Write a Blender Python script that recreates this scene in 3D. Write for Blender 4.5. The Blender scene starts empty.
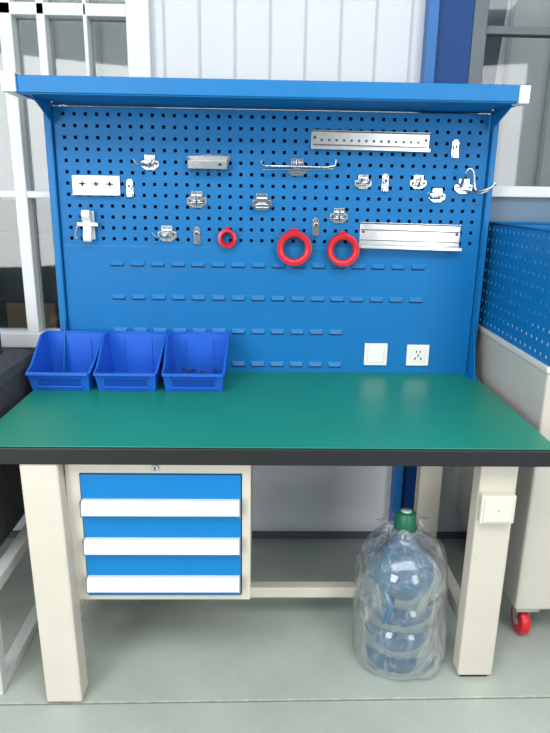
import bpy, bmesh, math, random
from mathutils import Vector, Matrix
random.seed(4)
S=bpy.context.scene
S.view_settings.view_transform='Standard'
C=bpy.context.collection
# ------------------------------------------------------------ materials
def lin(c):
    return tuple(((x/255)/12.92 if x/255<=.04045 else ((x/255+.055)/1.055)**2.4) for x in c)+(1,)
MATS={}
def mat(name,rgb,rough=.5,metal=0,noise=0,nscale=8,bump=0,bscale=60,spec=.5,coat=0,vary=None):
    if name in MATS: return MATS[name]
    m=bpy.data.materials.new(name); m.use_nodes=True; nt=m.node_tree; b=nt.nodes['Principled BSDF']
    b.inputs['Base Color'].default_value=lin(rgb); b.inputs['Roughness'].default_value=rough
    b.inputs['Metallic'].default_value=metal; b.inputs['Specular IOR Level'].default_value=spec
    b.inputs['Coat Weight'].default_value=coat
    tc=nt.nodes.new('ShaderNodeTexCoord')
    n=nt.nodes.new('ShaderNodeTexNoise'); n.inputs['Scale'].default_value=nscale; n.inputs['Detail'].default_value=6
    nt.links.new(tc.outputs['Object'],n.inputs['Vector'])
    r=nt.nodes.new('ShaderNodeValToRGB')
    k=noise if noise else .03
    c=lin(rgb); r.color_ramp.elements[0].color=tuple(max(0,x*(1-k)) for x in c[:3])+(1,)
    r.color_ramp.elements[1].color=tuple(min(1,x*(1+k)) for x in c[:3])+(1,)
    r.color_ramp.elements[0].position=.3; r.color_ramp.elements[1].position=.7
    nt.links.new(n.outputs['Fac'],r.inputs['Fac']); nt.links.new(r.outputs['Color'],b.inputs['Base Color'])
    if bump:
        n2=nt.nodes.new('ShaderNodeTexNoise'); n2.inputs['Scale'].default_value=bscale; n2.inputs['Detail'].default_value=4
        nt.links.new(tc.outputs['Object'],n2.inputs['Vector'])
        bp=nt.nodes.new('ShaderNodeBump'); bp.inputs['Strength'].default_value=bump; bp.inputs['Distance'].default_value=.01
        nt.links.new(n2.outputs['Fac'],bp.inputs['Height']); nt.links.new(bp.outputs['Normal'],b.inputs['Normal'])
    MATS[name]=m; return m
def glassy(name,tint,gloss=.12,rough=.05,white=0,whitecol=(230,235,240),body=0,bodycol=(150,190,215)):
    m=bpy.data.materials.new(name); m.use_nodes=True; nt=m.node_tree; nt.nodes.clear()
    o=nt.nodes.new('ShaderNodeOutputMaterial')
    t=nt.nodes.new('ShaderNodeBsdfTransparent'); t.inputs['Color'].default_value=lin(tint)
    g=nt.nodes.new('ShaderNodeBsdfGlossy'); g.inputs['Roughness'].default_value=rough
    fr=nt.nodes.new('ShaderNodeLayerWeight'); fr.inputs['Blend'].default_value=.25
    mr=nt.nodes.new('ShaderNodeMath'); mr.operation='MULTIPLY_ADD'; mr.inputs[1].default_value=.5; mr.inputs[2].default_value=gloss; mr.use_clamp=True
    nt.links.new(fr.outputs['Fresnel'],mr.inputs[0])
    first=t
    if body:
        d0=nt.nodes.new('ShaderNodeBsdfDiffuse'); d0.inputs['Color'].default_value=lin(bodycol)
        t2=nt.nodes.new('ShaderNodeBsdfTranslucent'); t2.inputs['Color'].default_value=lin(bodycol)
        ad=nt.nodes.new('ShaderNodeMixShader'); ad.inputs[0].default_value=.5; nt.links.new(d0.outputs[0],ad.inputs[1]); nt.links.new(t2.outputs[0],ad.inputs[2])
        z=nt.nodes.new('ShaderNodeMixShader'); z.inputs[0].default_value=body; nt.links.new(t.outputs[0],z.inputs[1]); nt.links.new(ad.outputs[0],z.inputs[2]); first=z
    x=nt.nodes.new('ShaderNodeMixShader'); nt.links.new(mr.outputs[0],x.inputs[0]); nt.links.new(first.outputs[0],x.inputs[1]); nt.links.new(g.outputs[0],x.inputs[2])
    last=x
    if white:
        d=nt.nodes.new('ShaderNodeBsdfDiffuse'); d.inputs['Color'].default_value=lin(whitecol)
        tc=nt.nodes.new('ShaderNodeTexCoord'); n=nt.nodes.new('ShaderNodeTexNoise'); n.inputs['Scale'].default_value=11; n.inputs['Detail'].default_value=4; n.inputs['Distortion'].default_value=2.5
        mp=nt.nodes.new('ShaderNodeMapping'); mp.inputs['Scale'].default_value=(1.3,1.3,.6)
        nt.links.new(tc.outputs['Object'],mp.inputs['Vector']); nt.links.new(mp.outputs[0],n.inputs['Vector'])
        sb=nt.nodes.new('ShaderNodeMath'); sb.operation='SUBTRACT'; sb.inputs[1].default_value=.5; ab=nt.nodes.new('ShaderNodeMath'); ab.operation='ABSOLUTE'
        nt.links.new(n.outputs['Fac'],sb.inputs[0]); nt.links.new(sb.outputs[0],ab.inputs[0])
        rr=nt.nodes.new('ShaderNodeMapRange'); rr.inputs[1].default_value=.0; rr.inputs[2].default_value=.03; rr.inputs[3].default_value=white*3; rr.inputs[4].default_value=white*.5
        nt.links.new(ab.outputs[0],rr.inputs[0])
        y=nt.nodes.new('ShaderNodeMixShader'); nt.links.new(rr.outputs[0],y.inputs[0]); nt.links.new(x.outputs[0],y.inputs[1]); nt.links.new(d.outputs[0],y.inputs[2]); last=y
        bp=nt.nodes.new('ShaderNodeBump'); bp.inputs['Strength'].default_value=1; bp.inputs['Distance'].default_value=.015
        nt.links.new(n.outputs['Fac'],bp.inputs['Height']); nt.links.new(bp.outputs[0],g.inputs['Normal'])
    nt.links.new(last.outputs[0],o.inputs['Surface']); return m
BLUE=mat('blue_powdercoat',(6,116,182),.45,noise=.04,nscale=5,spec=.35)
BLUEP=mat('blue_panel',(4,112,178),.5,noise=.04,nscale=4,spec=.3)
BLUED=mat('hole_shade_blue',(8,50,88),.6,spec=.2)  # dark tone stands in for shade seen through the holes
DBLUE=mat('drawer_blue',(2,120,188),.42,spec=.35)
GREEN=mat('green_esd_mat',(28,138,114),.38,noise=.05,nscale=3,bump=.03,bscale=300)
BLACK=mat('black_rubber_edge',(24,25,28),.45)
BEIGE=mat('beige_powdercoat',(206,200,187),.5,noise=.03)
WHITE=mat('white_plastic',(236,236,232),.4)
HANDLE=mat('white_aluminium',(228,230,230),.35)
SIL=mat('zinc_metal',(206,209,213),.22,metal=1,bump=.10,bscale=30)
ALU=mat('brushed_aluminium',(208,211,214),.28,metal=1,noise=.06,nscale=40,bump=.05,bscale=20)
RED=mat('red_plastic',(208,22,42),.3)
BIN=mat('bin_blue_plastic',(34,102,208),.36)
CARTC=mat('cart_beige',(200,195,186),.5)
DARK=mat('dark_slot',(25,28,34),.7)
FAB=mat('charcoal_fabric',(66,68,74),.9,noise=.2,nscale=40,bump=.3,bscale=200)
FRAMEW=mat('white_upvc',(222,225,226),.4)
GCAP=mat('green_cap',(20,104,74),.4)
# ------------------------------------------------------------ geometry helpers
def mk(name,bm,m,parent=None,smooth=False,loc=(0,0,0),rot=(0,0,0)):
    me=bpy.data.meshes.new(name); bmesh.ops.recalc_face_normals(bm,faces=bm.faces); bm.to_mesh(me); bm.free()
    if m: me.materials.append(m)
    if smooth:
        for p in me.polygons: p.use_smooth=True
    o=bpy.data.objects.new(name,me); C.objects.link(o); o.location=loc; o.rotation_euler=rot
    if parent: o.parent=parent
    return o
def bev(o,w,seg=2):
    md=o.modifiers.new('bevel','BEVEL'); md.width=w; md.segments=seg; md.limit_method='ANGLE'; md.angle_limit=math.radians(40); return o
def empty(name,loc=(0,0,0)):
    e=bpy.data.objects.new(name,None); C.objects.link(e); e.location=loc; e.empty_display_size=.05; return e
def box(name,x0,x1,y0,y1,z0,z1,m,parent=None,b=0,rot=None):
    bm=bmesh.new(); bmesh.ops.create_cube(bm,size=1)
    for v in bm.verts: v.co=Vector((v.co.x*(x1-x0),v.co.y*(y1-y0),v.co.z*(z1-z0)))
    o=mk(name,bm,m,parent,loc=((x0+x1)/2,(y0+y1)/2,(z0+z1)/2))
    if rot: o.rotation_euler=rot
    if b: bev(o,b)
    return o
def prism(name,pts,axis,a0,a1,m,parent=None,b=0,loc=(0,0,0)):
    """pts 2D; axis 'X': (y,z), 'Y': (x,z), 'Z': (x,y)"""
    bm=bmesh.new()
    def P(p,a): return {'X':(a,p[0],p[1]),'Y':(p[0],a,p[1]),'Z':(p[0],p[1],a)}[axis]
    A=[bm.verts.new(P(p,a0)) for p in pts]; B=[bm.verts.new(P(p,a1)) for p in pts]
    bm.faces.new(A); bm.faces.new(B[::-1])
    for i in range(len(pts)):
        j=(i+1)%len(pts); bm.faces.new((A[i],A[j],B[j],B[i]))
    o=mk(name,bm,m,parent,loc=loc)
    if b: bev(o,b)
    return o
def loft(name,q0,z0,q1,z1,m,parent=None,b=0):
    bm=bmesh.new(); A=[bm.verts.new((*p,z0)) for p in q0]; B=[bm.verts.new((*p,z1)) for p in q1]
    bm.faces.new(A); bm.faces.new(B[::-1])
    for i in range(len(q0)):
        j=(i+1)%len(q0); bm.faces.new((A[i],A[j],B[j],B[i]))
    o=mk(name,bm,m,parent)
    if b: bev(o,b)
    return o
def cyl(name,r,p0,p1,m,parent=None,seg=24,b=0):
    p0=Vector(p0); p1=Vector(p1); d=p1-p0
    bm=bmesh.new(); bmesh.ops.create_cone(bm,cap_ends=True,segments=seg,radius1=r,radius2=r,depth=d.length)
    o=mk(name,bm,m,parent); o.location=(p0+p1)/2; o.rotation_mode='QUATERNION'; o.rotation_quaternion=d.to_track_quat('Z','Y')
    for p in o.data.polygons: p.use_smooth=len(p.vertices)==4
    if b: bev(o,b)
    return o
def tube(name,pts,r,m,parent=None,smooth=False,cyclic=False):
    cu=bpy.data.curves.new(name,'CURVE'); cu.dimensions='3D'; cu.bevel_depth=r; cu.bevel_resolution=3; cu.use_fill_caps=True
    sp=cu.splines.new('NURBS' if smooth else 'POLY'); sp.points.add(len(pts)-1)
    for i,p in enumerate(pts): sp.points[i].co=(*p,1)
    if smooth: sp.use_endpoint_u=True; sp.order_u=3
    sp.use_cyclic_u=cyclic
    tmp=bpy.data.objects.new('t',cu); C.objects.link(tmp); bpy.context.view_layer.update()
    me=bpy.data.meshes.new_from_object(tmp.evaluated_get(bpy.context.evaluated_depsgraph_get()))
    bpy.data.objects.remove(tmp); me.materials.clear(); me.materials.append(m)
    for p in me.polygons: p.use_smooth=True
    o=bpy.data.objects.new(name,me); C.objects.link(o)
    if parent: o.parent=parent
    return o
def lathe(name,prof,m,parent=None,seg=48,loc=(0,0,0),rot=(0,0,0)):
    bm=bmesh.new(); rings=[]
    for r,z in prof:
        rings.append([bm.verts.new((r*math.cos(2*math.pi*i/seg),r*math.sin(2*math.pi*i/seg),z)) for i in range(seg)])
    for a,b in zip(rings,rings[1:]):
        for i in range(seg):
            j=(i+1)%seg; bm.faces.new((a[i],a[j],b[j],b[i]))
    bmesh.ops.remove_doubles(bm,verts=bm.verts,dist=1e-5)
    return mk(name,bm,m,parent,True,loc,rot)
def perf(name,x0,x1,z0,z1,pitch,hole,m,parent=None,plane='XZ',at=0,th=.0015,mx=.02,mz=.02):
    def brk(a,b,mg):
        n=int((b-a-2*mg)/pitch); s=(a+b)/2-n*pitch/2; L=[(a,False)]
        for i in range(n+1):
            c=s+i*pitch; L+= [(c-hole/2,True),(c+hole/2,False)]
        L.append((b,False)); return L
    X=brk(x0,x1,mx); Z=brk(z0,z1,mz); bm=bmesh.new()
    V=[[bm.verts.new((x[0],at,z[0]) if plane=='XZ' else (at,x[0],z[0])) for z in Z] for x in X]
    for i in range(len(X)-1):
        for j in range(len(Z)-1):
            if X[i][1] and Z[j][1]: continue
            bm.faces.new((V[i][j],V[i+1][j],V[i+1][j+1],V[i][j+1]))
    o=mk(name,bm,m,parent); s=o.modifiers.new('sol','SOLIDIFY'); s.thickness=th; s.offset=0
    return o
# ------------------------------------------------------------ ROOM
WY=.14
fm=bpy.data.materials.new('concrete_floor'); fm.use_nodes=True; nt=fm.node_tree; b=nt.nodes['Principled BSDF']; b.inputs['Roughness'].default_value=.4
tc=nt.nodes.new('ShaderNodeTexCoord'); n1=nt.nodes.new('ShaderNodeTexNoise'); n1.inputs['Scale'].default_value=2.2; n1.inputs['Detail'].default_value=9; n1.inputs['Roughness'].default_value=.65
nt.links.new(tc.outputs['Object'],n1.inputs['Vector']); rp=nt.nodes.new('ShaderNodeValToRGB')
rp.color_ramp.elements[0].position=.3; rp.color_ramp.elements[0].color=lin((158,170,162)); rp.color_ramp.elements[1].position=.7; rp.color_ramp.elements[1].color=lin((186,194,186))
nt.links.new(n1.outputs['Fac'],rp.inputs['Fac']); nt.links.new(rp.outputs['Color'],b.inputs['Base Color'])
bp=nt.nodes.new('ShaderNodeBump'); bp.inputs['Strength'].default_value=.08; nt.links.new(n1.outputs['Fac'],bp.inputs['Height']); nt.links.new(bp.outputs[0],b.inputs['Normal'])
fl=box('floor',-3.5,3.5,-5,WY+.1,-.1,0,fm)
JO=mat('joint_filler',(132,138,128),.8,noise=.2,nscale=30)
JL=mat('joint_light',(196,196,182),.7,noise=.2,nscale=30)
fj=empty('trim_1')
o=box('joint_line',-3.4,3.4,-.779,-.774,0,.0010,JO,fj); o.rotation_euler=(0,0,.012)
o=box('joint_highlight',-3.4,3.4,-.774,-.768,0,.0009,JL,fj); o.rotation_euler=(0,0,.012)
WALLM=mat('white_wall_panel',(212,216,220),.6,noise=.02,nscale=2)
wb=empty('wall_back')
box('wall_low',-3.5,3.5,WY,WY+.1,0,.86,WALLM,wb)
box('wall_mid',-.44,.69,WY,WY+.1,.86,3.2,WALLM,wb)
box('wall_top',-3.5,-.44,WY,WY+.1,2.7,3.2,WALLM,wb)
box('wall_top_r',.69,3.5,WY,WY+.1,2.55,3.2,WALLM,wb)
box('wall_left_part',-3.5,-1.6,WY,WY+.1,.86,2.7,WALLM,wb)
box('wall_right_part',2.0,3.5,WY,WY+.1,.86,2.55,WALLM,wb)
box('wall_under_window',.69,2.0,WY,WY+.1,.86,1.46,mat('blue_grey_panel',(104,128,152),.5),wb)
GRV=mat('panel_groove',(186,190,196),.6)
for i in range(9):
    x=-.40+i*.125
    box('panel_rib_%d'%i,x,x+.008,WY-.004,WY,.86,3.2,GRV,wb)
box('baseboard_back',-3.5,3.5,WY-.012,WY,0,.03,mat('dark_skirting',(84,90,98),.6))
box('wall_left',-3.6,-3.5,-5,WY+.1,0,3.2,WALLM); box('wall_right',3.5,3.6,-5,WY+.1,0,3.2,WALLM)
box('ceiling',-3.6,3.6,-5.1,WY+.1,3.2,3.3,mat('ceiling_white',(225,228,230),.8))
wf=empty('reflect_wall')  # unseen wall added behind the camera so metal reflects mid grey
GW=mat('reflect_wall_grey',(128,134,140),.7)
box('reflect_wall_sheet',-3.6,3.6,-5.1,-5,0,3.2,GW,wf)
for i in range(12): box('sheet_rib_%d'%i,-3.4+i*.6,-3.2+i*.6,-5.0,-4.97,0,3.2,mat('front_rib',(60,66,74),.7),wf)
# blue steel column in front of the wall
col=empty('steel_column')
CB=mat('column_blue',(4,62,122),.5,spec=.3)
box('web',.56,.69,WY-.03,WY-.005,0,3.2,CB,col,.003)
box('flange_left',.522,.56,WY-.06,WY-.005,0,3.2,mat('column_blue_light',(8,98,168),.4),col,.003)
# window 1 (left)
PANE=glassy('window_glass',(226,230,231),.03,.03)
w1=empty('window_1')
def bar(x0,x1,z0,z1,par,d=.0,n='bar'): box(n,x0,x1,WY-.03-d,WY+.05,z0,z1,FRAMEW,par,.004)
bar(-.52,-.44,.86,2.7,w1,.01,'frame_right'); bar(-1.6,-1.54,.86,2.7,w1,.01,'frame_left'); bar(-1.54,-.52,2.04,2.08,w1,0,'transom'); bar(-1.54,-.52,2.62,2.7,w1,.01,'frame_top'); bar(-1.54,-.52,.86,.92,w1,.01,'sill')
for x,w in((-.96,.045),(-.83,.030),(-.67,.014)): bar(x,x+w,.92,2.62,w1,0,'mullion')
bar(-1.54,-.52,1.43,1.455,w1,-.005,'glazing_bar'); 
box('glass',-1.54,-.52,WY+.015,WY+.02,.92,2.62,PANE,w1)
# window 2 (right)
w2=empty('window_2')
GM=mat('grey_mullion',(96,106,112),.5)
bar(.74,1.94,1.46,1.50,w2,0,'sill'); bar(.74,1.94,2.5,2.55,w2,0,'frame_top'); bar(1.94,2.0,1.46,2.55,w2,0,'frame_right')
box('frame_left',.69,.74,WY-.03,WY+.05,1.46,2.55,GM,w2,.003)
loft('door_edge',[(.80,WY+.3),(.86,WY+.3),(.86,WY+.36),(.80,WY+.36)],1.3,[(.86,WY+.3),(.95,WY+.3),(.95,WY+.36),(.86,WY+.36)],2.6,GM,w2,.003)
box('transom',.74,1.94,WY,WY+.05,2.02,2.045,GM,w2)
box('glass',.74,1.94,WY+.015,WY+.02,1.50,2.5,PANE,w2)
# outdoors
out=empty('outdoor_building')
FAC=mat('facade',(214,216,214),.8,noise=.1,nscale=1.5)
box('facade_wall',-6,6,3.4,3.6,-.3,4,FAC,out)
for i in range(30): box('facade_rib_%d'%i,-5.6+i*.38,-5.57+i*.38,3.37,3.4,-.3,4,mat('facade_rib',(186,188,186),.8),out)
box('facade_plinth',-6,6,3.3,3.4,-.3,.9,mat('brick_plinth',(140,126,112),.9,noise=.3,nscale=5),out)
box('outdoor_ground',-8,8,WY+.1,6,-.4,-.3,mat('asphalt',(125,128,124),.9))
mc=empty('outdoor_machine')
box('body',-2.2,-.95,.9,1.6,-.3,1.25,mat('machine_dark',(52,62,66),.6,noise=.3,nscale=4),mc,.03)
box('hood',-2.0,-1.1,.95,1.5,1.25,1.42,mat('machine_green',(70,96,92),.5),mc,.04)
box('panel',-1.35,-1.1,.87,.9,.4,.9,mat('machine_tan',(120,104,84),.6),mc,.01)
for i in range(5): box('vent_%d'%i,-1.75,-1.45,.88,.9,.55+i*.07,.58+i*.07,mat('vent_grey',(130,138,140),.6),mc)
# ------------------------------------------------------------ WORKBENCH
wbn=empty('workbench')
TX0,TX1,TY0=-.826,.776,-.743
prism('tabletop_core',[(TX0,TY0),(TX1,TY0),(TX1,-.0+.03),(TX0,.03)],'Z',.748,.797,BLACK,wbn,.004)
prism('tabletop_mat',[(TX0+.006,TY0+.006),(TX1-.006,TY0+.006),(TX1-.006,.03),(TX0+.006,.03)],'Z',.797,.800,GREEN,wbn,.001)
def leg(n,x0,x1,y0,y1):
    box(n,x0,x1,y0,y1,.012,.748,BEIGE,wbn,.006)
    box(n+'_foot',x0+.012,x1-.012,y0+.01,y1-.008,0,.014,MATS['dark_slot'],wbn)
def q(x0,x1,y0,y1): return [(x0,y0),(x1,y0),(x1,y1),(x0,y1)]
loft('leg_front_left',q(-.664,-.560,-.788,-.715),.010,q(-.694,-.590,-.738,-.675),.748,BEIGE,wbn,.006)
box('leg_front_left_foot',-.650,-.574,-.775,-.725,0,.012,DARK,wbn)
leg('leg_front_right',.582,.690,-.690,-.630)
leg('leg_back_left',-.69,-.60,-.06,-.0); leg('leg_back_right',.59,.68,-.06,-.0)
for n,x in(('left',-.665),('right',.615)):
    box('side_beam_'+n,x,x+.04,-.64,-.05,.10,.15,BEIGE,wbn,.004); box('side_top_'+n,x,x+.04,-.64,-.05,.69,.748,BEIGE,wbn,.004)
box('cross_beam',-.63,.63,-.43,-.39,.105,.145,BEIGE,wbn,.004)
box('rear_apron',-.63,.63,-.05,-.02,.66,.748,BEIGE,wbn,.003)
dc=wbn
X0,X1,Z0,Z1,YF=-.584,-.070,.298,.748,-.700
box('cabinet_body',X0,X1,YF+.012,-.18,Z0,Z1-.001,BEIGE,dc)
box('cabinet_rail_top',X0,X1,YF,YF+.0125,.705,Z1-.001,BEIGE,dc); box('cabinet_rail_bottom',X0,X1,YF,YF+.0125,Z0,.312,BEIGE,dc)
box('cabinet_stile_left',X0,-.546,YF,YF+.0125,.312,.705,BEIGE,dc); box('cabinet_stile_right',-.094,X1,YF,YF+.0125,.312,.705,BEIGE,dc)
box('cabinet_shadow_gap',-.546,-.094,YF+.006,YF+.0119,.312,.705,DARK,dc)
for i,(a,b_,h) in enumerate(((.585,.702,.600),(.460,.580,.478),(.315,.455,.354))):
    box('drawer_front_%d'%i,-.543,-.097,YF-.006,YF+.008,a,b_,DBLUE,dc,.002)
    prism('drawer_handle_%d'%i,[(YF-.006,h+.030),(YF-.020,h+.030),(YF-.027,h+.022),(YF-.029,h-.012),(YF-.024,h-.016),(YF-.021,h-.010),(YF-.019,h+.014),(YF-.006,h+.018)],'X',-.540,-.100,HANDLE,dc,.001)
    for xx in(-.5425,-.100): box('handle_cap_%d'%i,xx,xx+.0025,YF-.030,YF-.004,h-.017,h+.031,mat('grey_cap',(120,124,130),.5),dc)
cyl('drawer_lock',.010,(-.335,YF-.006,.722),(-.335,YF+.004,.722),SIL,dc); box('lock_keyhole',-.3365,-.3335,YF-.0068,YF-.005,.717,.727,DARK,dc)
box('leg_power_box',.583,.682,-.718,-.690,.560,.648,mat('cream_plastic',(220,216,202),.4),wbn,.004)
box('leg_power_cover',.590,.675,-.722,-.717,.567,.641,MATS['cream_plastic'],wbn,.003)
cyl('power_box_screw',.003,(.632,-.724,.604),(.632,-.721,.604),SIL,wbn,12)
# ---- pegboard back
PX0,PX1,PT=-.762,.750,1.738
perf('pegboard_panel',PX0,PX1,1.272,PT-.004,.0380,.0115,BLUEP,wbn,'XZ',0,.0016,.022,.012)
box('hole_shade_sheet',PX0,PX1,.022,.026,.80,PT,BLUED,wbn)  # added sheet, coloured dark to give the peg holes their shade
box('panel_seam',PX0,PX1,-.002,.002,1.262,1.273,BLUE,wbn,.0008)
box('louvre_panel',PX0,PX1,-.0015,.0015,.80,1.264,BLUEP,wbn)
def louvre(x,z):
    w=.026
    bm=bmesh.new()
    P=[(-w,0,.0085),(w,0,.0085),(-w,0,-.0085),(w,0,-.0085),(-w+.005,-.009,-.0070),(w-.005,-.009,-.0070)]
    v=[bm.verts.new(p) for p in P]
    for f in((0,1,5,4),(0,4,2),(1,3,5),(2,4,5,3)): bm.faces.new([v[k] for k in f])
    o=mk('louvre',bm,BLUE,wbn,loc=(x,-.0015,z))
    box('louvre_slot',x-w+.002,x+w-.002,-.0035,-.0012,z-.0135,z-.0088,mat('louvre_dark',(4,48,92),.6),wbn)
for z,xe in((1.208,.56),(1.086,.56),(.960,.27),(.833,.27)):
    x=-.57
    while x<xe: louvre(x,z); x+=.0735
def side(n,x0,x1):
    prism(n,[(.035,.80),(.035,PT),(-.020,PT),(-.020,1.02),(-.075,.86),(-.092,.80)],'X',x0,x1,BLUE,wbn,.0008)
side('side_plate_left',PX0-.006,PX0-.003); side('side_plate_right',PX1+.003,PX1+.006)
box('post_left',PX0-.030,PX0-.006,-.012,.035,.80,PT,BLUE,wbn,.003); box('post_right',PX1+.006,PX1+.026,-.012,.035,.80,PT,BLUE,wbn,.003)
for n,x0,x1 in(('l',PX0-.03,PX0+.02),('r',PX1-.012,PX1+.022)):
    box('foot_flange_'+n,x0,x1,-.095,-.01,.8003,.8035,BLUE,wbn)
for y in(-.075,-.035): cyl('flange_bolt',.004,(PX1+.014,y,.8035),(PX1+.014,y,.808),SIL,wbn,12)
# ---- top shelf
sh=wbn
SX0,SX1=-.782,.758
box('shelf_tray',SX0,SX1,-.25,.035,1.742,1.746,BLUE,sh,.001)
box('shelf_lip_front',SX0,SX1,-.254,-.249,1.742,1.790,BLUE,sh,.002)
box('shelf_lip_back',SX0,SX1,.031,.035,1.742,1.790,BLUE,sh,.001)
box('shelf_return',SX0,SX1,-.249,-.225,1.7385,1.7420,BLUE,sh,.001)
prism('shelf_end_left',[(-.256,1.740),(-.256,1.793),(.035,1.793),(.035,1.740)],'X',SX0-.010,SX0,BLUE,sh,.001)
prism('shelf_end_right',[(-.256,1.740),(-.256,1.793),(.035,1.793),(.035,1.740)],'X',SX1,SX1+.008,BLUE,sh,.001)
prism('end_cap_left',[(-.262,1.742),(-.262,1.800),(-.11,1.800),(-.10,1.742)],'X',SX0-.046,SX0-.003,WHITE,sh,.003)
prism('end_cap_right',[(-.262,1.736),(-.262,1.788),(-.20,1.788),(-.20,1.736)],'X',.738,.770,WHITE,sh,.003)
for n,x in(('left',PX0-.002),('right',PX1-.006)):
    prism('shelf_bracket_'+n,[(-.02,1.742),(-.20,1.742),(-.02,1.68)],'X',x,x+.004,BLUE,sh)
for x in(-.735,.72): cyl('bracket_bolt',.006,(x,-.09,1.742),(x,-.09,1.734),SIL,sh,12)
# ------------------------------------------------------------ wall plates
def plate(kind,x0,x1,z0,z1):
    e=empty(kind,((x0+x1)/2,-.003,(z0+z1)/2)); w=(x1-x0)/2; h=(z1-z0)/2
    box('cover',-w,w,-.010,.0005,-h,h,WHITE,e,.003)
    PG=mat('plate_gap',(180,182,182),.6)
    if kind=='light_switch':
        box('gap',-w*.72,w*.72,-.0105,-.0095,-h*.72,h*.72,PG,e)
        box('rocker',-w*.70,w*.70,-.0125,-.009,-h*.70,h*.70,WHITE,e,.002)
    else:
        box('gap',-w*.64,w*.64,-.0105,-.0095,-h*.64,h*.64,PG,e)
        box('insert',-w*.62,w*.62,-.0120,-.009,-h*.62,h*.62,WHITE,e,.001)
        def slot(n,x,z,a,l=.010): 
            o=box(n,x-.002,x+.002,-.0130,-.0116,z-l/2,z+l/2,DARK,e); o.rotation_euler=(0,a,0)
        slot('slot_1',-.007,.015,0,.009); slot('slot_2',.007,.015,0,.009)
        slot('slot_3',-.011,-.012,.6,.012); slot('slot_4',.011,-.012,-.6,.012); slot('slot_5',0,.0,0,.009)
plate('light_switch',.350,.438,.832,.918); plate('power_outlet',.512,.598,.832,.914)
# ------------------------------------------------------------ hooks on the pegboard
RD=mat('rivet_dark',(80,84,90),.4,metal=.6)
def hexplate(e,s=.026,t=.0025,y=-.004,lug=True):
    s*=1.15
    pts=[(-s*.45,-s*.72),(s*.45,-s*.72),(s*1.05,-s*.30),(s*1.05,s*.30),(s*.62,s*.42),(s*.62,s*1.0),(-s*.62,s*1.0),(-s*.62,s*.42),(-s*1.05,s*.30),(-s*1.05,-s*.30)]
    prism('plate',pts,'Y',y,y-t,SIL,e,.0008)
    prism('top_fold',[(y-t,s*.36),(y-t-.010,s*.42),(y-t-.010,s*.56),(y-t,s*.66)],'X',-s*.55,s*.55,SIL,e,.0008)
    prism('saddle',[(y-t,-s*.40),(y-t-.008,-s*.30),(y-t-.008,s*.05),(y-t,s*.14)],'X',-s*.38,s*.38,SIL,e,.0010)
    for a in(-.72,.72):
        cyl('rivet',.0042,(a*s,y-t,0),(a*s,y-t-.0015,0),RD,e,10)
    box('tab',-s*.3,s*.3,y+.001,0.0,s*.6,s*.8,SIL,e)
def hook(kind,x,z,style,s=.026):
    e=empty(kind,(x,-.0015,z)); hexplate(e,s)
    if style=='left':
        tube('prong',[(.01,-.010,-.004),(-.018,-.04,-.006),(-.038,-.055,-.006),(-.046,-.060,.012)],.0038,SIL,e,True)
        tube('prong_b',[(-.012,-.010,-.008),(-.0,-.03,-.002),(.014,-.035,.008)],.003,SIL,e,True)
    if style=='double':
        for sx in(-.014,.014): tube('prong',[(sx,-.010,0),(sx,-.05,-.006),(sx,-.06,.014)],.0034,SIL,e,True)
    if style=='loop':
        tube('ring',[(.036*math.cos(t),-.028-.016*math.sin(t),-.008+.006*math.sin(t)) for t in [i*math.pi/8 for i in range(17)]],.0036,SIL,e)
    if style=='up':
        tube('prong',[(0,-.010,-.012),(0,-.026,-.004),(0,-.032,.020)],.0034,SIL,e,True); tube('bar',[(-.022,-.016,-.006),(.022,-.016,-.006)],.003,SIL,e)
    return e
hook('pegboard_hook',-.437,1.553,'left',.026)
hook('pegboard_hook',.313,1.500,'double',.025)
hook('pegboard_hook',.509,1.503,'up',.024)
hook('pegboard_hook',.580,1.458,'left',.024)
hook('pegboard_hook',-.276,1.430,'up',.029)
hook('pegboard_hook',-.045,1.424,'loop',.029)
hook('pegboard_hook',.232,1.382,'up',.027)
hook('pegboard_hook',-.385,1.310,'left',.028)
def clip(x,z):
    e=empty('pegboard_clip',(x,-.0015,z))
    prism('strip',[(-.012,-.030),(.012,-.030),(.012,.022),(.006,.03),(-.006,.03),(-.012,.022)],'Y',-.002,-.0045,SIL,e,.0006)
    cyl('boss',.009,(0,-.0045,.006),(0,-.016,.006),SIL,e,16,.001); cyl('hole',.0045,(0,-.016,.006),(0,-.0165,.006),DARK,e,10)
    prism('lip',[(-.0045,-.030),(-.018,-.030),(-.018,-.020),(-.016,-.020),(-.016,-.027),(-.0045,-.027)],'X',-.009,.009,SIL,e)
for x,z in((.631,1.620),(.392,1.503),(-.511,1.471),(-.278,1.310),(.150,1.346)): clip(x,z)
e=empty('double_rod_hook',(.078,-.0015,1.545)); hexplate(e,.030)
tube('rod',[(-.125,-.062,.022),(-.128,-.06,.012),(-.115,-.05,.006),(.10,-.05,.004),(.128,-.06,.010),(.130,-.062,.030)],.0045,SIL,e)
tube('rod_b',[(-.12,-.035,-.006),(.125,-.035,.0)],.0036,SIL,e)
tube('stem',[(0,-.006,.0),(0,-.05,.005)],.005,SIL,e); tube('stem_b',[(0,-.006,.03),(0,-.05,.005)],.004,SIL,e)
e=empty('wire_loop_hook',(.672,-.0015,1.490)); hexplate(e,.026)
tube('wire',[(-.01,-.006,.0),(-.02,-.06,.03),(-.012,-.075,.065),(.01,-.075,.055),(.018,-.07,-.01),(.035,-.09,-.012),(.070,-.11,.002),(.072,-.11,.016)],.0048,SIL,e,True)
tube('wire_b',[(.01,-.006,-.01),(.03,-.06,-.022),(.07,-.075,-.012),(.078,-.075,.006)],.0048,SIL,e,True)
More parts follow.
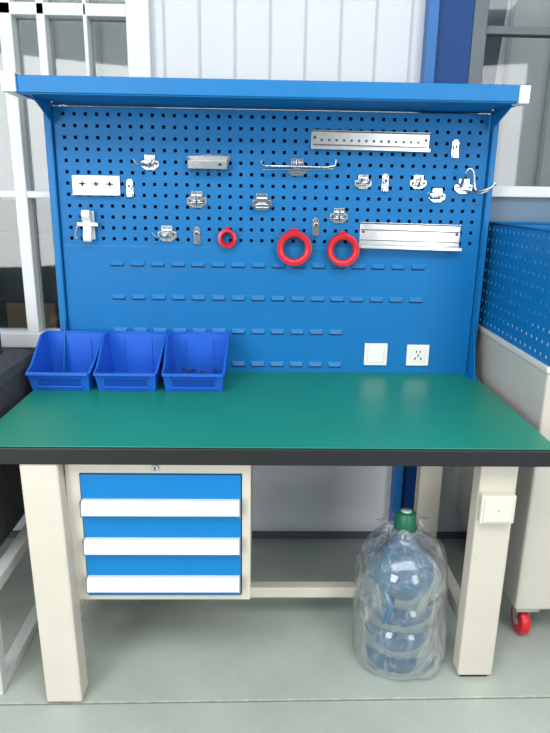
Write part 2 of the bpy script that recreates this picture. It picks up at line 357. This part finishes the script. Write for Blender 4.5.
e=empty('metal_tray_holder',(-.235,-.0015,1.560))
prism('tray',[(-.004,.022),(-.004,-.028),(-.05,-.022),(-.052,.004),(-.050,.004),(-.048,-.019),(-.007,-.024),(-.007,.022)],'X',-.066,.070,ALU,e,.0008)
prism('back_flange',[(-.075,.02),(.0,.028),(.078,.024),(.070,-.010),(-.066,-.006)],'Y',-.002,-.004,SIL,e,.0006)
for sx in(-.066,.068): prism('end_plate',[(-.004,.02),(-.004,-.028),(-.05,-.022),(-.052,.004)],'X',sx,sx+.002,SIL,e)
cyl('front_hole',.005,(.045,-.0515,-.008),(.045,-.053,-.008),DARK,e,12)
e=empty('slotted_mounting_plate',(-.628,-.0015,1.480))
LS=mat('light_steel',(222,226,229),.35,metal=.3)
box('plate',-.083,.083,-.006,-.002,-.033,.031,LS,e,.001)
box('bottom_lip',-.083,.083,-.022,-.004,-.036,-.033,LS,e,.001)
for sx in(-.048,.0,.048):
    box('slot_h',sx-.012,sx+.012,-.0066,-.0058,.000,.005,DARK,e); box('slot_v',sx-.003,sx+.003,-.0066,-.0058,-.006,.011,DARK,e)
RS=mat('rail_shade',(104,108,114),.4,metal=.6)
def rail(name,x,z,L,h,d,rot):
    e=empty(name,(x,-.0015,z)); e.rotation_euler=(0,rot,0)
    prism('channel',[(-.002,h/2),(-.002,-h/2),(-d,-h/2),(-d,-h/2+.010),(-d+.002,-h/2+.010),(-d+.002,-h/2+.002),(-.0045,-h/2+.002),(-.0045,h/2-.006),(-.012,h/2-.002),(-.012,h/2)],'X',-L/2,L/2,ALU,e,.0006)
    box('tread',-L/2+.004,L/2-.004,-d+.004,-.006,-h/2+.002,-h/2+.004,RS,e)
    for sx in(-L/2+.012,L/2-.012): cyl('end_screw',.005,(sx,-.0045,h*.12),(sx,-.0075,h*.12),RD,e,12)
    return e
e=rail('tool_rail',.331,1.640,.412,.064,.030,.010)
for i in range(14): cyl('rail_hole_%d'%i,.0050,(-.17+i*.026,-.0045,.000),(-.17+i*.026,-.0055,.000),RS,e,10)
box('rail_groove',-.2,.2,-.0056,-.0044,-.018,-.014,RS,e)
e=rail('tool_rail',.493,1.318,.365,.090,.045,.016)
box('rail_groove',-.18,.18,-.0056,-.0044,.016,.020,RS,e); box('rail_groove_b',-.18,.18,-.0056,-.0044,-.020,-.017,RS,e)
e=empty('spray_bottle_holder',(-.662,-.0015,1.345))
box('back',-.020,.020,-.006,-.002,-.055,.045,WHITE,e,.002)
prism('body',[(-.006,.045),(-.045,.050),(-.055,.030),(-.040,.010),(-.038,-.02),(-.048,-.05),(-.040,-.062),(-.030,-.055),(-.020,-.02),(-.006,-.01)],'X',-.014,.016,WHITE,e,.004)
box('cross',-.036,.038,-.034,-.014,-.008,.006,SIL,e,.003)
tube('wire',[(-.03,-.03,0),(-.045,-.05,-.03),(-.03,-.06,-.05)],.003,SIL,e,True)
def ring(x,z,R,w,r):
    e=empty('red_ring_holder',(x,-.0015,z))
    seg=40; bm=bmesh.new(); rings=[]
    P=[(R-r,-.006),(R-.002,-.004),(R+.001,-.012),(R-.003,-.020),(R-.003,-w+.010),(R+.001,-w+.006),(R+.001,-w),(R-r*.6,-w-.002),(R-r,-w+.004)]
    for a,y in P: rings.append([bm.verts.new((a*math.cos(2*math.pi*i/seg),y,a*math.sin(2*math.pi*i/seg))) for i in range(seg)])
    for k in range(len(rings)):
        A=rings[k]; B=rings[(k+1)%len(rings)]
        for i in range(seg): bm.faces.new((A[i],A[(i+1)%seg],B[(i+1)%seg],B[i]))
    o=mk('ring',bm,RED,e,True); 
    md=o.modifiers.new('es','EDGE_SPLIT'); md.split_angle=math.radians(50)
    prism('mount',[(-R*.3,R*.8),(R*.3,R*.8),(R*.2,R+.008),(-R*.2,R+.008)],'Y',-.002,-.012,RED,e,.001)
    return e
ring(-.168,1.302,.032,.03,.014); ring(.072,1.272,.060,.050,.020); ring(.248,1.268,.056,.050,.019)
# ------------------------------------------------------------ storage bins
def sbin(x,yb=-.035):
    e=empty('storage_bin',(x,yb,.8005)); 
    D=.235;H=.156;h=.068; wt=.1105; wb_=.096
    def W(z): return wb_+(wt-wb_)*z/H
    prof=[(0,0),(0,H),(-.060,H),(-.198,h+.012),(-D-.012,h),(-D+.012,0)]
    bm=bmesh.new(); L=[];Rr=[]
    for y,z in prof:
        L.append(bm.verts.new((-W(z),y,z))); Rr.append(bm.verts.new((W(z),y,z)))
    bm.faces.new(L); bm.faces.new(Rr[::-1])
    for a,b2 in((0,1),(4,5),(5,0)): bm.faces.new((L[a],L[b2],Rr[b2],Rr[a]))
    o=mk('shell',bm,BIN,e); s=o.modifiers.new('s','SOLIDIFY'); s.thickness=.0035; s.offset=-1
    pts=[(-W(z),y,z) for y,z in prof[1:5]]+[(W(z),y,z) for y,z in prof[1:5][::-1]]
    tube('rim',pts,.0045,BIN,e,cyclic=True)
    for sx in(-.05,.05): box('inner_rib',sx-.002,sx+.002,-.006,-.003,.01,H-.02,BIN,e)
    def fy(z): return -D+.012-.024*z/h
    prism('label_frame_low',[(fy(.014),.014),(fy(.014)-.008,.014),(fy(.018)-.008,.020),(fy(.02),.020)],'X',-.078,.078,BIN,e,.0008)
    prism('label_frame_high',[(fy(.050),.050),(fy(.050)-.006,.050),(fy(.054)-.006,.054),(fy(.054),.054)],'X',-.078,.078,BIN,e,.0008)
    prism('front_lip',[(fy(h),h-.006),(fy(h)-.014,h-.004),(fy(h)-.014,h+.004),(fy(h),h+.004)],'X',-W(h),W(h),BIN,e,.001)
    prism('label_card',[(fy(.02)-.0012,.021),(fy(.049)-.0012,.049),(fy(.049)-.0002,.049),(fy(.02)-.0002,.021)],'X',-.072,.072,mat('bin_blue_deep',(22,74,176),.35),e)
    box('base_foot',-.08,.08,-.2,-.02,-.0004,.001,BIN,e)
    return e
bx=(-.724,-.500,-.272)
for x in bx: sbin(x)
bm=bmesh.new()
for i in range(40):
    c=Vector((bx[2]+random.uniform(-.07,.07),random.uniform(-.23,-.06),.812+random.uniform(0,.010)))
    r=bmesh.ops.create_cone(bm,cap_ends=True,segments=6,radius1=.006,radius2=.006,depth=random.choice((.02,.03)),matrix=Matrix.Translation(c)@Matrix.Rotation(random.uniform(0,3),4,'Z')@Matrix.Rotation(1.5,4,'X'))
mk('loose_bolts',bm,mat('bolt_dark',(80,86,100),.4,metal=.5))
# ------------------------------------------------------------ WATER BOTTLE
wt=empty('water_bottle',(.412,-.565,0))
BOT=glassy('bottle_pc',(164,206,230),.10,.06,body=.34,bodycol=(150,202,232))
R=.130
prof=[(.0,.012),(.06,.008),(.10,.004),(.118,.0),(R-.002,.010),(R,.025),(R,.060),(R-.008,.068),(R-.008,.074),(R,.082),(R,.150),(R-.010,.158),(R-.010,.166),(R,.174),(R,.235),(R-.010,.243),(R-.010,.251),(R,.259),(R,.325),(R-.004,.345),(R-.022,.375),(R-.055,.405),(R-.085,.422),(.036,.435),(.029,.447),(.028,.480),(.031,.482)]
lathe('bottle_shell',prof,BOT,wt,56)
lathe('water',[(0,.014),(R-.014,.014),(R-.012,.03),(R-.012,.135),(0,.135)],glassy('water_tint',(104,162,200),.05,.02,body=.35,bodycol=(60,124,172)),wt,48)
lathe('cap',[(0,.517),(.024,.517),(.030,.512),(.033,.480),(.035,.460),(.033,.458),(.029,.462)],GCAP,wt,32)
lathe('cap_label',[(.0,.5178),(.017,.5178),(.017,.5172)],mat('cap_label_white',(200,225,215),.5),wt,24)
tube('handle',[(-.075,-.105,.30),(-.060,-.128,.29),(-.060,-.130,.22),(-.075,-.108,.20)],.009,BOT,wt,True)
BAG=glassy('thin_plastic_bag',(248,250,252),.04,.12,.07)
seg=96; bm=bmesh.new(); rings=[]
bp_=[(.128,.004),(.146,.010),(.150,.04),(.144,.10),(.149,.17),(.143,.24),(.147,.30),(.142,.355),(.118,.402),(.085,.428),(.055,.444),(.042,.456),(.046,.470),(.064,.482),(.080,.476)]
for k,(r,z) in enumerate(bp_):
    ring_=[]
    for i in range(seg):
        a=2*math.pi*i/seg
        w=.004*math.sin(5*a+k*.9)+.004*math.sin(9*a-k*1.7)+.002*math.sin(17*a+k*2.3)
        if k>9: w*=1.2+ .3*(k-9)
        if a>5 and k<4: w+=.018*math.sin((a-5)/1.283*math.pi)   # loose fold dragging on the floor
        rr=max(r+w*(.5+ .5*min(1,r/.15)), .1335 if .003<z<.33 else 0.036)
        zz=max(.003,z+ (0 if k<7 else .012*math.sin(6*a+k)))
        ring_.append(bm.verts.new((rr*math.cos(a),rr*math.sin(a),zz)))
    rings.append(ring_)
for a,b2 in zip(rings,rings[1:]):
    for i in range(seg): bm.faces.new((a[i],a[(i+1)%seg],b2[(i+1)%seg],b2[i]))
o=mk('plastic_bag',bm,BAG,wt,True); md=o.modifiers.new('ss','SUBSURF'); md.levels=1; md.render_levels=1
# ------------------------------------------------------------ TOOL CART (right)
ct=empty('tool_cart')
CX0,CX1,CY0,CY1=.812,1.42,-.53,.115
box('body',CX0,CX1,CY0,CY1,.13,.955,CARTC,ct,.008)
box('top_rim',CX0-.006,CX1+.006,CY0-.006,CY1+.004,.955,.975,mat('cart_rim',(218,214,205),.45),ct,.004)
perf('side_panel_left',CY0,CY1,.975,1.365,.0385,.0105,BLUEP,ct,'YZ',CX0+.004,.0016,.02,.02)
perf('side_panel_right',CY0,CY1,.975,1.365,.0385,.0105,BLUEP,ct,'YZ',CX1-.004,.0016,.02,.02)
perf('back_panel',CX0+.004,CX1-.004,.975,1.365,.0385,.0105,BLUEP,ct,'XZ',CY1-.004,.0016,.02,.02)
tube('rim_tube',[(CX0+.004,CY0,1.365),(CX0+.004,CY1-.004,1.365),(CX1-.004,CY1-.004,1.365),(CX1-.004,CY0,1.365)],.005,BLUE,ct)
for k,(x,y) in enumerate(((.865,-.47),(1.36,-.47),(.865,.05),(1.36,.05))):
    cyl('caster_wheel_%d'%k,.05,(x-.016,y,.05),(x+.016,y,.05),RED,ct,32,.006)
    cyl('caster_hub_%d'%k,.018,(x-.02,y,.05),(x+.02,y,.05),SIL,ct,16)
    for sx in(-.022,.019): prism('caster_fork_%d'%k,[(y-.022,.112),(y+.03,.112),(y+.012,.04),(y-.012,.04)],'X',x+sx,x+sx+.003,SIL,ct)
    box('caster_plate_%d'%k,x-.04,x+.04,y-.045,y+.045,.110,.130,SIL,ct,.002)
# ------------------------------------------------------------ ARMCHAIR (left)
ac=empty('armchair')
box('arm_right',-.99,-.865,-.70,-.04,.34,.90,FAB,ac,.04); box('arm_left',-1.62,-1.50,-.70,-.04,.34,.90,FAB,ac,.04)
box('seat_cushion',-1.50,-.99,-.72,-.16,.34,.50,FAB,ac,.04); box('back_rest',-1.50,-.99,-.20,-.02,.40,1.0,FAB,ac,.05)
FRM=mat('pale_frame',(206,208,206),.45)
for x in(-.845,-1.62):
    box('post_front',x,x+.04,-.75,-.71,0,.36,FRM,ac,.004); box('post_back',x,x+.04,-.08,-.04,0,.36,FRM,ac,.004)
    box('floor_runner',x,x+.04,-.71,-.08,.0,.035,FRM,ac,.004); box('side_rail',x,x+.04,-.71,-.08,.32,.36,FRM,ac,.004)
box('front_rail',-1.60,-.845,-.74,-.71,.30,.34,FRM,ac,.004)
# ------------------------------------------------------------ LIGHTS
w=bpy.data.worlds.new('world'); S.world=w; w.use_nodes=True
bg=w.node_tree.nodes['Background']; bg.inputs[0].default_value=(.93,.96,1,1); bg.inputs[1].default_value=1.15
def area(n,loc,tgt,sx,sy,p,col=(1,1,1)):
    l=bpy.data.lights.new(n,'AREA'); l.shape='RECTANGLE'; l.size=sx; l.size_y=sy; l.energy=p; l.color=col
    o=bpy.data.objects.new(n,l); C.objects.link(o); o.location=loc; d=Vector(tgt)-Vector(loc); o.rotation_euler=d.to_track_quat('-Z','Y').to_euler(); return o
area('daylight_fill',(-2.3,-4.7,1.7),(0,0,1.0),1.6,2.2,112,(1,.995,.98))  # added fill lamp for daylight and metal streaks; no window here
area('daylight_fill',(2.2,-4.7,1.7),(0,0,1.0),1.2,2.2,62,(1,.995,.98))  # second added fill lamp, also without a window
area('ceiling_light',(.0,-2.2,3.15),(.0,-1.5,0),4.0,1.8,128,(1,1,1))
# ------------------------------------------------------------ CAMERA
cx=(-0.0466,-2.2825,1.4585); yaw,pitch,roll=.0252,-.2724,.0157
f=Vector((math.sin(yaw)*math.cos(pitch),math.cos(yaw)*math.cos(pitch),math.sin(pitch))); r=Vector((math.cos(yaw),-math.sin(yaw),0)); u=r.cross(f)
r2=math.cos(roll)*r+math.sin(roll)*u; u2=-math.sin(roll)*r+math.cos(roll)*u
cam=bpy.data.cameras.new('camera'); co=bpy.data.objects.new('camera',cam); C.objects.link(co)
M=Matrix((r2,u2,-f)).transposed().to_4x4(); M.translation=Vector(cx); co.matrix_world=M
cam.sensor_fit='VERTICAL'; cam.sensor_height=24; cam.lens=618/733*24
S.camera=co
